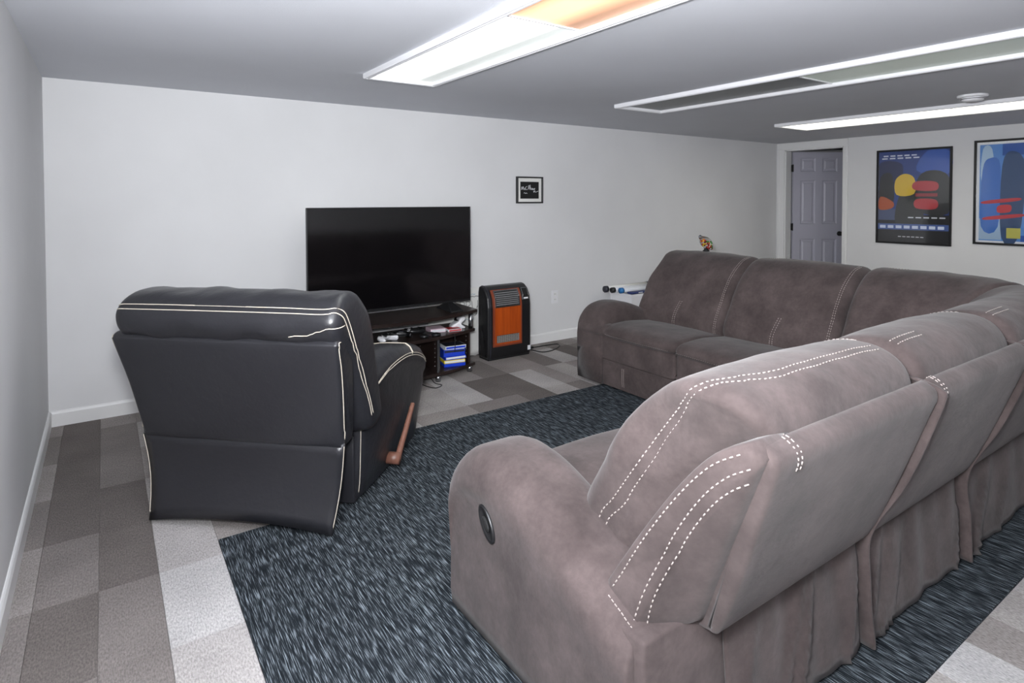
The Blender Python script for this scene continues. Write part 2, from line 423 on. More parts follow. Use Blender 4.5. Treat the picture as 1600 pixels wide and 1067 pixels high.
def lathe(name, prof, mat, parent, n=28, ax='z'):
    rings = []
    for r_, z in prof:
        ring = []
        for k in range(n):
            a = 2*math.pi*k/n; c, s = r_*math.cos(a), r_*math.sin(a)
            ring.append(Vector((c, s, z)) if ax == 'z' else (Vector((c, z, s)) if ax == 'y' else Vector((z, c, s))))
        rings.append(ring)
    return loft(name, rings, mat, parent)
lathe('mounting_plate', [(.092, 0), (.092, -.012), (.085, -.018), (.06, -.018)], M['white'], t)
lathe('housing', [(.062, -.016), (.066, -.024), (.066, -.034), (.055, -.044), (.03, -.048), (.006, -.048)], M['white'], t)
lathe('vent_ring', [(.0675, -.026), (.0675, -.030)], M['black'], t)
tag(t, 'round white smoke detector on the ceiling', 'smoke detector')

# ------------------------------------------------------------------ rug
rug = prism('area_rug', [(.66, .71), (5.0, .71), (5.0, 3.262), (1.22, 3.262), (1.22, 2.643), (.66, 2.643)], .0005, .0095, M['rug'])
tag(rug, 'dark charcoal-blue flecked rug under the sectional and recliner', 'rug')

# ------------------------------------------------------------------ sectional sofa
sofa = empty('sectional_sofa', (2.6, 1.5, 0))
so = Vector(sofa.location)
def near(s, d, z): return (1.24+s-so.x, 1.74-d-so.y, z)
def far(s, d, z): return (3.31+d-so.x, 3.49-s-so.y, z)
SU, TH = M['suede'], M['dthread']
CUSH = [(.505, .40), (.447, .47), (.457, .55), (.512, .650), (.527, .675), (.562, .745), (.65, .86), (.775, .952), (.895, .972), (.975, .945), (1.015, .88), (1.0, .78), (.93, .60), (.84, .43), (.68, .385)]
SHELL = [(.815, .375), (.862, .366), (.892, .385), (.955, .53), (1.045, .78), (1.066, .845), (1.048, .874), (1.01, .87), (.95, .72), (.86, .50)]
SEAT = [(.03, .385), (-.012, .395), (-.022, .42), (.0, .452), (.07, .47), (.22, .478), (.40, .465), (.55, .45), (.60, .42), (.55, .39), (.3, .38)]
FOOT = [(.02, .225), (.0, .24), (-.004, .33), (.002, .385), (.03, .40), (.3, .40), (.5, .38), (.5, .225), (.25, .22)]
LOWER = [(.035, .03), (.012, .04), (.004, .12), (.008, .20), (.03, .218), (.3, .218), (.5, .21), (.5, .05), (.3, .03)]
def arm(fm):
    key = crom([(-.008, .38, .0), (.0, .475, .008), (.02, .53, .014), (.07, .578, .016), (.14, .602, .014), (.22, .607, .008), (.32, .592, .003), (.44, .553, 0), (.57, .503, 0), (.68, .456, 0), (.775, .414, 0), (.80, .398, 0), (.806, .375, 0)], 4)
    rings = []
    for d, zt, bul in key:
        zb = .03; w0, w1 = 0.0, .275; r_ = min(.095, (zt-zb)*.42); bul = max(0, bul)
        pts = [(w1, zb), (w1, zt-r_)]
        pts += [(w1-r_+r_*math.cos(a), zt-r_+r_*math.sin(a)) for a in [R(x) for x in (15, 30, 45, 60, 75, 90)]]
        pts += [(w0+r_-r_*math.cos(a)-bul, zt-r_+r_*math.sin(a)) for a in [R(x) for x in (90, 75, 60, 45, 30, 15, 0)]]
        pts += [(w0-bul*1.3, zt-r_*1.2), (w0-bul*.9, zt-r_*1.4), (w0-bul*.2+.002, zt-r_*1.6), (w0+.003, zt-r_*1.8), (w0+.003, (zt+zb)*.45), (w0+.002, zb+.05), (w0+.008, zb)]
        rings.append([Vector(fm(s, d, z)) for s, z in pts])
    return loft('arm', rings, SU, sofa)
WING = [(.06, .759, .356), (.06, .676, .443), (.07, .785, .62), (.09, .879, .764), (.11, .955, .853), (.13, 1.023, .893), (.140, 1.052, .866), (.162, .950, .63), (.190, .852, .394)]
def wing(fm):
    W_ = [Vector(p) for p in WING]
    P2 = resample([W_[0]] + crom(W_[1:6], 5) + W_[6:] + [W_[0]], .022)
    if (P2[-1]-P2[0]).length < .012: P2.pop()
    c = sum(P2, Vector())/len(P2); rings = []
    for k_, ds in ((.3, -.010), (.6, -.009), (.85, -.006), (.94, -.002), (.98, .003), (1.0, .010), (1.0, .05), (.99, .10), (.96, .15)):
        rings.append([Vector(fm(c.x+(p.x-c.x)*k_+ds, c.y+(p.y-c.y)*k_, c.z+(p.z-c.z)*k_)) for p in P2])
    return loft('back_wing', rings, SU, sofa)
def skirt(fm, s0, s1, seed, z1=.385, z0=.025):
    rnd = random.Random(seed); bm = bmesh.new(); nx, nz = 46, 12; ph = [rnd.uniform(0, 6.28) for _ in range(4)]
    folds = [(rnd.uniform(.0, .45), rnd.uniform(.012, .02)) for _ in range(4)] + [(rnd.uniform(.75, .95), .015)]
    grids = []
    for off_ in (0, -.006):
        G = []
        for j in range(nz+1):
            row = []
            for i in range(nx+1):
                u, v = i/nx, j/nz; s = s0+(s1-s0)*u; z = z1+(z0-z1)*v
                d = .845 + .03*v
                for c0, am in folds:
                    x = (u - (c0 + .22*(1-v)))/.018; d += am*math.exp(-x*x)*(.35+.65*v)
                d += .004*math.sin(u*17+ph[0]+v*2) + .003*math.sin(u*31+ph[1])
                row.append(bm.verts.new(fm(s, d+off_, z)))
            G.append(row)
        grids.append(G)
        for j in range(nz):
            for i in range(nx): bm.faces.new((G[j][i], G[j][i+1], G[j+1][i+1], G[j+1][i]))
    A, B = grids
    for j in range(nz):
        for i in (0, nx): bm.faces.new((A[j][i], A[j+1][i], B[j+1][i], B[j][i]))
    for i in range(nx):
        for j in (0, nz): bm.faces.new((A[j][i], A[j][i+1], B[j][i+1], B[j][i]))
    return bm_obj('rear_skirt', bm, SU, sofa, True)
def flap(fm, s, seed):
    """loose sewn edge that hangs down the joint between two backs"""
    pth = crom([(s, 1.0, .882), (s, 1.056, .866), (s, 1.06, .82), (s+.004, .968, .57), (s-.004, .872, .37), (s+.004, .872, .20), (s, .885, .03)], 6)
    rnd = random.Random(seed); rings = []
    for i, p in enumerate(pth):
        k = i/len(pth); wv = .006*math.sin(i*.7+seed) * k; out = .010 + .012*min(1, k*1.6)
        rings.append([Vector(fm(p.x+a+wv, p.y+b, p.z)) for a, b in ((-.007, -.03), (-.007, out*.7), (-.004, out), (.004, out), (.007, out*.7), (.007, -.03))])
    return loft('seam_flap', rings, SU, sofa)
def unit_row(fm, key):
    a = arm(fm); wg = wing(fm)
    backs = []
    for k, (s0, s1) in enumerate(((.165, .948), (.954, 1.718))):
        fs = (lambda s, d, z: fm(s + max(0, 1-(s-.16)/.25)*.055*(.87-z)/.47, d, z)) if k == 0 else fm
        sh = puffy('back_shell', SHELL, .158 if k == 0 else s0, s1, fs, SU, sofa, r=.018, m=3, nmid=18, wob=.001, seed=k)
        fc = (lambda s, d, z: fm(s + max(0, 1-(s-.165)/.35)*.11*min(1, max(0, (d-.60)/.22))*min(1, max(0, (.94-z)/.14)), d, z)) if k == 0 else fm
        cu = puffy('back_cushion', CUSH, s0, s1, fc, SU, sofa, r=.055, m=4, nmid=22, crown=.012, wob=.0022, seed=key*10+k)
        backs.append((sh, cu, s0, s1, fc))
    # seats: the first wraps in front of the arm
    for k, (s0, s1) in enumerate(((.27, .948), (.954, 1.718))):
        se = puffy('seat_cushion', SEAT, s0, s1, fm, SU, sofa, r=.03, m=4, nmid=16, crown=.010, wob=.0016, seed=key*7+k)
        ft = puffy('footrest', FOOT, s0-(.26 if k == 0 else 0), s1, fm, SU, sofa, r=.025, m=3, nmid=8)
        lo = puffy('lower_panel', LOWER, s0-(.262 if k == 0 else 0), s1, fm, SU, sofa, r=.02, m=3, nmid=8)
        if k == 0:
            lip = puffy('seat_lip', [(.0, .39), (-.02, .40), (-.022, .425), (.0, .455), (.04, .468), (.09, .46), (.1, .40)], .015, .33, fm, SU, sofa, r=.03, m=3, nmid=6)
        mid = (s0-(.26 if k == 0 else 0)+s1)/2
        stitches('stitching', [[fm(mid+e, -.02, z) for z in (.05, .12, .2)] for e in (-.008, .008)], [lo], TH, lo, .009, .006, .0016)
        stitches('stitching', [[fm(s, -.03, .405) for s in (s0+.02, (s0+s1)/2, s1-.03)]], [se], TH, se, .006, .009, .0008)
    for k, (sh, cu, s0, s1, fc) in enumerate(backs):
        ms = (s0+s1)/2
        P = [[fm(ms+e+b, d, z) for d, z, b in ((.42, .46, 0), (.44, .55, .008), (.49, .66, .03))] for e in (-.009, .009)]
        front = [(.43, .45), (.45, .55), (.50, .66), (.55, .76), (.63, .88), (.74, .97), (.86, 1.0)]
        if k == 0:                                   # end cushion: pair of seams down its outer side, then along the crest
            for e in (0, .024):
                P.append([fc(s0-.02, d+e, z-e*.3) for d, z in ((.525, .42), (.545, .52), (.608, .60), (.70, .765), (.765, .855))]
                         + [fc(s0+.0, .81+e*.6, .91), fm(s0+.02, .85+e, .96), fm(s0+.07, .885+e, 1.0), fm(s0+.15, .905+e*1.3, 1.0)] + [fm(s, .925+e*1.3, 1.0) for s in (s0+.3, s0+.5, s1-.06)])
        else:
            for e in (0, .024): P.append([fm(s, .925+e*1.3, 1.0) for s in (s0+.03, s0+.10, s0+.2)] )
        for e in (.028, .044): P.append([fm(s1-e, d, z) for d, z in front])
        stitches('stitching', P, [cu], TH, cu, .011, .008, .0017)
        P = [[fm(s, 1.0, .9), fm(s, 1.05, .885), fm(s, 1.08, .85), fm(s, 1.08, .80)] for s in (s0+.075 if k == 0 else s0+.03, s0+.09 if k == 0 else s0+.045)]
        stitches('stitching', P, [sh], TH, sh, .011, .008, .0015)
        skirt(fm, s0+(.14 if k == 0 else .006), s1-.004, key*5+k)
    wp = [[(-.05, d, z) for d, z in pth] for pth in
          ([(.768, .385), (.80, .50), (.862, .64), (.925, .745), (.98, .808), (1.03, .842)], [(.788, .385), (.82, .49), (.880, .625), (.942, .728), (.992, .785), (1.035, .815)],
           [(.705, .45), (.79, .60), (.88, .74), (.95, .825), (1.012, .868)])]
    stitches('stitching', [[fm(*q) for q in pth] for pth in wp], [wg], TH, wg, .011, .008, .0017, ray=(Vector(fm(1, 0, 0))-Vector(fm(0, 0, 0))).normalized())
    flap(fm, .951, key+1); flap(fm, 1.722, key+4)
    # plain back board closing the base, and the carcass
    box_pts = [fm(.03, .06, .03), fm(1.715, .835, .40)]
    lo_ = [min(p[i] for p in box_pts) for i in range(3)]; hi_ = [max(p[i] for p in box_pts) for i in range(3)]
    box('base', lo_, hi_, SU, sofa, .01)
    # arm seam down the rear edge of the arm
    stitches('stitching', [[fm(.03, .72, .47), fm(.035, .77, .44), fm(.03, .80, .41)]], [a], TH, a, .009, .006, .0015)
    # power switch set into the outer side
    bm = bmesh.new(); c = Vector((0, .225, .405)); ux, uz = Vector((0, .62, -.78)).normalized(), Vector((0, .78, .62)).normalized()
    def oval(a_, b_, s_, n=24): return [Vector(fm(s_, *(c + ux*a_*math.cos(2*math.pi*k/n) + uz*b_*math.sin(2*math.pi*k/n))[1:])) for k in range(n)]
    sw = loft('switch_plate', [oval(.058, .030, .012), oval(.058, .030, -.003), oval(.054, .026, -.006), oval(.046, .02, -.003), oval(.044, .018, -.001)], M['black'], a)
    loft('switch_button', [oval(.024, .013, -.001), oval(.024, .013, -.006), oval(.018, .009, -.008)], M['blackmat'], a)
unit_row(near, 1); unit_row(far, 2)
# corner wedge: the backs carried round a quarter turn
cxw, cyw, rho = 3.65, 1.40, -.34
SN, SF = 2.966, 1.762                                # where the near and far rows end (x, y)
LN, LA, LF = cxw-SN, math.pi/2, SF-cyw
ARC = .62*math.pi/2                                  # nominal length of the bend along s
def bend(s, d, z):
    if s <= LN: return (SN+s-so.x, 1.74-d-so.y, z)
    if s >= LN+ARC: return (3.31+d-so.x, cyw+(s-LN-ARC)-so.y, z)
    a = (s-LN)/ARC*LA; rr = max(.02, d+rho)
    return (cxw+rr*math.sin(a)-so.x, cyw-rr*math.cos(a)-so.y, z)
TOT = LN+ARC+LF; MID = LN+ARC*.5
for k, (s0, s1) in enumerate(((.0, MID-.003), (MID+.003, TOT))):
    sh = puffy('back_shell', SHELL, s0, s1, bend, SU, sofa, r=.018, m=3, nmid=24)
    cu = puffy('back_cushion', CUSH, s0, s1, bend, SU, sofa, r=.055, m=4, nmid=34, crown=.008, wob=.003, seed=70+k)
    stitches('stitching', [[bend(s, .925+e*1.3, 1.0) for s in ((.03, .10, .2) if k == 0 else (TOT-.04, TOT-.12, TOT-.2))] for e in (0, .024)], [cu], TH, cu, .011, .008, .0017)
    skirt(bend, s0+.01, s1-.002, 31+k)
pw = [(2.966, 1.735), (3.18, 1.74), (3.30, 1.80), (3.315, 1.762+.0), (3.86, 1.758), (3.86, 1.45), (3.65, 1.2), (2.966, 1.2)]
pw = [(2.966, 1.738), (3.20, 1.738), (3.312, 1.76), (3.88, 1.76), (3.88, 1.40), (3.66, 1.17), (2.966, 1.17)]
bm = bmesh.new(); add_prism(bm, [(x-so.x, y-so.y) for x, y in pw], .36, .47, 'z', 0, .03); bm_obj('seat_cushion', bm, SU, sofa, True)
bm = bmesh.new(); add_prism(bm, [(x-so.x, y-so.y) for x, y in pw], .03, .36, 'z', 0, .01); bm_obj('base', bm, SU, sofa)
tag(sofa, 'brown-grey suede L-shaped reclining sectional with pale double stitching', 'sofa')

# ------------------------------------------------------------------ black leather recliner
rec = empty('recliner_chair', (.765, 2.695, .0), R(-43))
LE, CT = M['leather'], M['thread']
def rm(s, d, z): return (s, d, z)                    # local: s right, d forward, z up
# rear upper shell, wider at its top
def shellmap(s, d, z):
    t = (z-.375)/.46; return (s*(.455+.04*max(0, t))/.49, d, z)
sh = puffy('back_shell', [(-.005, .375), (-.02, .40), (-.075, .62), (-.135, .80), (-.138, .83), (-.115, .848), (-.06, .845), (.0, .80), (.06, .60), (.09, .40), (.06, .372)], -.49, .49, shellmap, LE, rec, r=.02, m=3, nmid=16, wob=.0012)
# lower flap hanging behind the base
bm = bmesh.new(); G2 = []
for side in (0, 1):
    G = []
    for j in range(9):
        row = []
        for i in range(25):
            u, v = i/24*2-1, j/8
            z = .385 + (.022 + .032*(1-u*u) - .385)*v; hw = .458 - .045*v
            d = -.012 + .02*math.sin(v*3.1) - .012*v + .012*side - .018*(v**3)
            row.append(bm.verts.new((u*hw, d, z)))
        G.append(row)
    for j in range(8):
        for i in range(24): bm.faces.new((G[j][i], G[j][i+1], G[j+1][i+1], G[j+1][i]))
    G2.append(G)
A, B = G2
for j in range(8):
    for i in (0, 24): bm.faces.new((A[j][i], A[j+1][i], B[j+1][i], B[j][i]))
for i in range(24):
    for j in (0, 8): bm.faces.new((A[j][i], A[j][i+1], B[j][i+1], B[j][i]))
sk = bm_obj('rear_flap', bm, LE, rec, True)
# pillow back
PB = [(-.095, .80), (-.155, .865), (-.165, .925), (-.125, .985), (-.04, 1.012), (.06, 1.005), (.15, .945), (.21, .84), (.25, .70), (.30, .54), (.32, .42), (.26, .37), (.16, .38), (.10, .52), (.02, .70)]
pb = puffy('back_cushion', PB, -.475, .505, rm, LE, rec, r=.05, m=4, nmid=26, crown=.006, wob=.006, seed=5)
# base box under the seat, arms, seat, footrest
for sg in (-1, 1):
    secs = []
    for f, zt, w0, w1 in ((.225, .50, .30, .440), (.24, .555, .285, .455), (.30, .60, .275, .468), (.45, .635, .265, .475), (.65, .64, .258, .482), (.85, .605, .255, .486), (1.0, .555, .26, .484), (1.07, .51, .27, .476), (1.095, .47, .29, .455)):
        r_ = .075; ring = []
        zb = .03
        pts = [(w0, zb), (w0, zt-r_)] + [(w0+r_-r_*math.cos(a), zt-r_+r_*math.sin(a)) for a in map(R, (25, 50, 75, 95))]
        pts += [(w1-r_*.9+r_*.9*math.sin(a), zt-r_+r_*math.cos(a)) for a in map(R, (20, 45, 70, 90))]
        pts += [(w1-.002, zt-r_-.03), (w1-.018, zt-r_-.05), (w1-.016, .33), (w1-.03, .18), (w1-.05, zb+.01), (w1-.06, zb)]
        secs.append([Vector((sg*s, f-(.05 if z < .2 else .0)*(f > .9), z)) for s, z in pts])
    ar = loft('arm', secs, LE, rec)
    ed = [(sg*.50, f, z) for f, z in ((.27, .50), (.35, .535), (.5, .565), (.7, .565), (.88, .53), (1.02, .475), (1.08, .44))]
    cr_ = [(sg*.50, .80, .555), (sg*.43, .80, .68), (sg*.36, .74, .70), (sg*.31, .62, .70), (sg*.29, .45, .68), (sg*.28, .33, .64)]
    stitches('stitching', [ed, off(ed, (0, .004, .013)), cr_, off(cr_, (0, .012, .004))], [ar], CT, ar, r=.0021, cont=True)
    stitches('stitching', [[(sg*.44, .215, z) for z in (.06, .2, .35, .44, .49)]], [ar], CT, ar, r=.0018, cont=True)
puffy('seat_cushion', [(.26, .36), (.30, .45), (.45, .475), (.75, .49), (.98, .48), (1.06, .45), (1.07, .40), (1.02, .34), (.6, .32)], -.262, .262, rm, LE, rec, r=.04, m=3, nmid=12, crown=.01)
puffy('footrest', [(1.0, .05), (1.05, .06), (1.085, .2), (1.09, .32), (1.06, .38), (1.0, .38), (.97, .2)], -.262, .262, rm, LE, rec, r=.03, m=3)
box('base', (-.40, .215, .02), (.40, .99, .33), LE, rec, .01)
# piping and seams
e1 = [(-.52, d, z) for d, z in ((-.12, .845), (-.145, .82), (-.08, .63), (-.02, .40))]
stitches('stitching', [e1, off([(-p[0], p[1], p[2]) for p in e1], (0, 0, 0))], [sh], CT, sh, r=.0019, cont=True)
stitches('stitching', [[(sx*(.458-.045*v), -.03, .385-.355*v) for v in (.02, .3, .6, .98)] for sx in (-1, 1)], [sk], CT, sk, r=.0018, cont=True)
top = [(s, -.165, .955) for s in (-.465, -.3, -.1, .1, .3, .44)]
sd = [(.49, -.14, .955), (.54, -.09, .90), (.54, -.03, .80), (.54, .04, .66), (.54, .11, .54), (.54, .155, .44)]
stitches('stitching', [top + sd, off(top, (0, .02, .014)) + off(sd, (0, .022, .010)), [(.30, -.2, .835), (.40, -.2, .855), (.47, -.2, .885), (.53, -.10, .90)]], [pb], CT, pb, r=.0019, cont=True)
# recline lever
lv = crom([(.484, .545, .085), (.486, .60, .135), (.490, .67, .20), (.494, .74, .27), (.495, .765, .295)], 5)
bm = bmesh.new(); add_tube(bm, lv, [.017 - .006*i/len(lv) for i in range(len(lv))], 10); add_tube(bm, [(.43, .55, .09), (.497, .55, .09)], .03, 14)
bm_obj('recline_lever', bm, M['lever'], rec, True)
tag(rec, 'black leather recliner with cream stitching, seen from behind', 'recliner')

# ------------------------------------------------------------------ television stand
st = empty('tv_stand', (2.11, 4.2, 0)); sx, sy = 2.11, 4.2
def bow(x):                                          # bowed front edge
    u = (x-2.11)/.655; return 3.985 + .14*u*u
def shelf_pts(x0, x1, yb, inset_=0):
    n = 16; P = [(x0+(x1-x0)*i/n, bow(x0+(x1-x0)*i/n)+inset_) for i in range(n+1)]
    return [(x-sx, y-sy) for x, y in P] + [(x1-sx, yb-sy), (x0-sx, yb-sy)]
prism('bottom_shelf', shelf_pts(1.46, 2.76, 4.42), .05, .074, M['espresso'], st, bevel=.003)
prism('middle_shelf', shelf_pts(1.46, 2.76, 4.42), .326, .350, M['espresso'], st, bevel=.003)
prism('top_shelf', shelf_pts(1.43, 2.79, 4.46), .474, .500, M['espresso'], st, bevel=.003)
for x in (1.50, 1.84, 2.385, 2.72):
    for y in ((bow(x)+.035), 4.39):
        tube('foot', [(x-sx, y-sy, .0), (x-sx, y-sy, .051)], .021, M['chrome'], st, 14)
for x in (1.49, 2.73):
    for y in (bow(x)+.03, 4.38):
        tube('post', [(x-sx, y-sy, .349), (x-sx, y-sy, .475)], .019, M['chrome'], st, 14)
for x, m_ in ((1.50, 0), (1.84, 0), (2.385, 0), (2.715, 0)):
    pn = box('side_panel', (x-.008-sx, bow(x)+.035-sy, .073), (x+.008-sx, 4.41-sy, .327), M['espresso'], st)
    bm = bmesh.new()
    for y in (bow(x)+.07, 4.34):
        for k in range(6): add_tube(bm, [(x-.0088-sx, y-sy, .11+k*.034), (x+.0088-sx, y-sy, .11+k*.034)], .0035, 6)
    tag(bm_obj('shelf_pin_holes', bm, M['casew'], pn), kind='stuff')
for x in (1.84, 2.385):
    box('front_strip', (x-.010-sx, bow(x)+.022-sy, .073), (x+.010-sx, bow(x)+.036-sy, .327), M['chrome'], st, .002)
box('back_panel', (1.50-sx, 4.405-sy, .073), (2.715-sx, 4.412-sy, .327), M['espresso'], st)
tag(st, 'dark espresso television stand with bowed shelves and silver posts', 'tv stand')

# ------------------------------------------------------------------ television
tv = empty('television', (2.125, 4.25, .5)); tx, ty, tz = 2.125, 4.25, .5
bz0, bz1 = .556-tz, 1.332-tz; hw = .662
bm = bmesh.new(); add_box(bm, (-hw, -.008, bz0), (hw, .018, bz1), .003, 1); add_box(bm, (-hw*.8, .015, bz0+.03), (hw*.8, .055, bz1-.28), .012, 2)
bm_obj('housing', bm, M['black'], tv)
bm = bmesh.new()
for lo, hi in (((-hw, -.0125, bz0), (hw, -.007, bz0+.016)), ((-hw, -.0125, bz1-.007), (hw, -.007, bz1)), ((-hw, -.0125, bz0+.016), (-hw+.007, -.007, bz1-.007)), ((hw-.007, -.0125, bz0+.016), (hw, -.007, bz1-.007))):
    add_box(bm, lo, hi)
bm_obj('bezel', bm, M['black'], tv)
box('screen', (-hw+.007, -.0105, bz0+.016), (hw-.007, -.0075, bz1-.007), M['screen'], tv)
box('logo', (-.03, -.0135, bz0+.005), (.03, -.0124, bz0+.011), M['chrome'], tv)
for sg in (-1, 1):
    cx0 = sg*.47
    bm = bmesh.new()
    V = [bm.verts.new(p) for p in ((cx0-.02, -.008, bz0+.004), (cx0+.02, -.008, bz0+.004), (cx0+.02, .02, bz0+.004), (cx0-.02, .02, bz0+.004),
                                   (cx0-.055, -.135, .010), (cx0+.055, -.12, .010), (cx0+.06, .12, .010), (cx0-.05, .12, .010),
                                   (cx0-.06, -.14, .0005), (cx0+.06, -.125, .0005), (cx0+.065, .125, .0005), (cx0-.055, .125, .0005))]
    for a in (0, 4):
        for k in range(4): bm.faces.new((V[a+k], V[a+(k+1) % 4], V[a+4+(k+1) % 4], V[a+4+k]))
    bm.faces.new(V[0:4]); bm.faces.new(V[8:12]); bm_obj('foot', bm, M['black'], tv)
tag(tv, 'large black flat-screen television switched off on the dark stand', 'television')

# ------------------------------------------------------------------ things on the stand
def gamepad(name, loc, rz, shell, face, label, tilt=0):
    g = empty(name, loc, rz); g.rotation_euler = (tilt, 0, rz)
    rings = []
    body = [(-.045, .025), (-.02, .03), (.02, .03), (.045, .025), (.07, .02), (.08, -.005), (.085, -.045), (.075, -.06), (.06, -.055), (.045, -.02), (.02, -.014), (-.02, -.014), (-.045, -.02), (-.06, -.055), (-.075, -.06), (-.085, -.045), (-.08, -.005), (-.07, .02)]
    P = crom([(x, y, 0) for x, y in body], 3, True); P2 = [Vector((p.x, p.y)) for p in P]
    for z, i in ((.0, .012), (.006, .003), (.018, 0), (.030, .003), (.036, .011)): rings.append([Vector((q.x, q.y, z)) for q in inset(P2, i)])
    loft('shell', rings, shell, g)
    bm = bmesh.new(); add_box(bm, (-.026, -.006, .034), (.026, .022, .039), .002, 1); bm_obj('touchpad', bm, face, g)
    for x in (-.028, .028):
        tube('thumbstick', [(x, -.012, .033), (x, -.012, .044), (x, -.012, .046)], [.007, .007, .010], M['black'], g, 10)
    bm = bmesh.new()
    for dx, dy in ((0, .009), (.009, 0), (0, -.009), (-.009, 0)): add_tube(bm, [(.052+dx, .008+dy, .034), (.052+dx, .008+dy, .039)], .0035, 8)
    tag(bm_obj('face_buttons', bm, M['blackmat'] if shell is not M['black'] else M['white'], g), kind='stuff')
    bm = bmesh.new(); add_box(bm, (-.062, .005, .034), (-.042, .011, .039)); add_box(bm, (-.055, -.002, .034), (-.049, .018, .039)); bm_obj('direction_pad', bm, M['black'], g)
    return tag(g, label, 'game controller', 'game controllers on the television stand')
SZ = .3502
gamepad('game_controller', (1.985, 4.11, SZ+.012), R(28), M['white'], M['black'], 'white game controller lying at the shelf edge beside the recliner', R(14))
gamepad('game_controller', (2.15, 4.19, SZ), R(-30), M['black'], M['navy'], 'black game controller behind the white one, nearest the recliner')
gamepad('game_controller', (2.28, 4.22, SZ), R(170), M['black'], M['blackmat'], 'black game controller next to the pale boxed games')
def case(name, loc, size, rz, mats, label, group, cat='game case'):
    g = empty(name, loc, rz); a, b, h = size
    box('cover', (-a/2, -b/2, 0), (a/2, b/2, h), mats[0], g, min(.003, h*.2))
    box('spine_label', (-a/2+.006, -b/2-.0006, h*.2), (a/2-.006, -b/2+.002, h*.8), mats[1], g)
    box('insert', (-a/2+.006, -b/2+.006, h-.001), (a/2-.006, b/2-.006, h+.0006), mats[2], g)
    return tag(g, label, cat, group)
case('boxed_game', (2.445, 4.20, SZ), (.125, .13, .030), R(-8), (M['pink'], M['casew'], M['pink']), 'pale pink boxed game on the middle shelf by the black controllers', 'boxes on the middle shelf')
case('boxed_game', (2.572, 4.15, SZ), (.115, .10, .018), R(-6), (M['casew'], M['red'], M['red']), 'thin white and red boxed game in front of the white dock', 'boxes on the middle shelf')
puck = empty('headset', (2.32, 4.055, SZ))
for k, x in enumerate((-.045, .055)):
    lathe('ear_cup', [(.004, 0), (.032, 0), (.038, .008), (.036, .018), (.02, .022), (.004, .020)], M['black'], puck, 18).location = (x, 0, 0)
tube('headband', crom([(-.045, .01, .016), (-.03, .06, .014), (.005, .08, .012), (.04, .06, .014), (.055, .01, .016)], 5), .006, M['blackmat'], puck)
tag(puck, 'black headset lying flat at the shelf front by the pink box', 'headset')
dk = empty('controller_dock', (2.645, 4.21, SZ), R(-15))
prof = crom([(-.06, 0, .004), (-.05, 0, .03), (-.025, 0, .045), (.0, 0, .06), (.015, 0, .085), (.05, 0, .09), (.055, 0, .07), (.03, 0, .05), (.03, 0, .03), (.055, 0, .012), (.05, 0, .0), (0, 0, .0)], 3, True)
rings = [[Vector((p.x*q, y, .045+(p.z-.045)*q)) for p in prof] for y, q in ((-.045, .85), (-.04, .97), (-.03, 1), (.03, 1), (.04, .97), (.045, .85))]
for r_ in rings:
    mz = min(v.z for v in r_)
    for v in r_: v.z -= min(.0, mz) - 0
loft('body', rings, M['white'], dk)
box('charge_slot', (-.02, -.03, .062), (.008, .03, .066), M['black'], dk, .001)
tag(dk, 'white curved charging dock at the right end of the middle shelf', 'dock')
# stack of game cases in the lower cubby
zc = .0745; rc = random.Random(4)
spec = [('blue', 'blue', 'casew', 'blue game case at the very bottom of the stack'), ('yellow', 'casew', 'blue', 'yellow-sided game case second from the bottom of the stack'), ('blue', 'casew', 'blue', 'blue game case just above the yellow one in the stack'),
        ('blue', 'blue', 'yellow', 'blue game case third from the top of the stack'), ('blue', 'navy', 'casew', 'blue game case second from the top of the stack'), ('casew', 'blue', 'navy', 'pale-edged game case on top of the blue stack')]
for k, (a, b, c, lab) in enumerate(spec):
    h = .026
    case('game_case', (2.575+rc.uniform(-.006, .006), 4.165+rc.uniform(-.006, .004), zc), (.175, .135, h), R(-10+rc.uniform(-5, 5)), (M[a], M[b], M[c]), lab, 'game cases stacked in the stand')
    zc += h+.0012
pa = empty('power_adapter', (2.26, 4.12, .0745), R(20))
box('body', (-.035, -.022, 0), (.035, .022, .028), M['white'], pa, .005); tube('plug_lead', crom([(.034, 0, .012), (.06, .01, .008), (.075, .05, .004), (.06, .12, .004)], 5), .003, M['white'], pa)
tag(pa, 'small white power adapter on the bottom shelf', 'adapter')
cbl = tube('cable', crom([(2.24, 4.16, .004), (2.25, 3.99, .004), (2.29, 3.90, .004), (2.36, 3.935, .004), (2.34, 4.0, .004), (2.36, 4.10, .004), (2.42, 4.3, .004)], 8), .0035, M['black'])
tag(cbl, 'thin black cable looping out from under the television stand', 'cable')
pts = [(2.50, 4.02, .352), (2.50, 3.998, .351), (2.50, 3.986, .335), (2.502, 3.988, .28), (2.498, 3.986, .22)]
tag(tube('hanging_cable', crom(pts, 6), .0028, M['blackmat']), 'thin black cable hanging over the stack of game cases', 'cable')

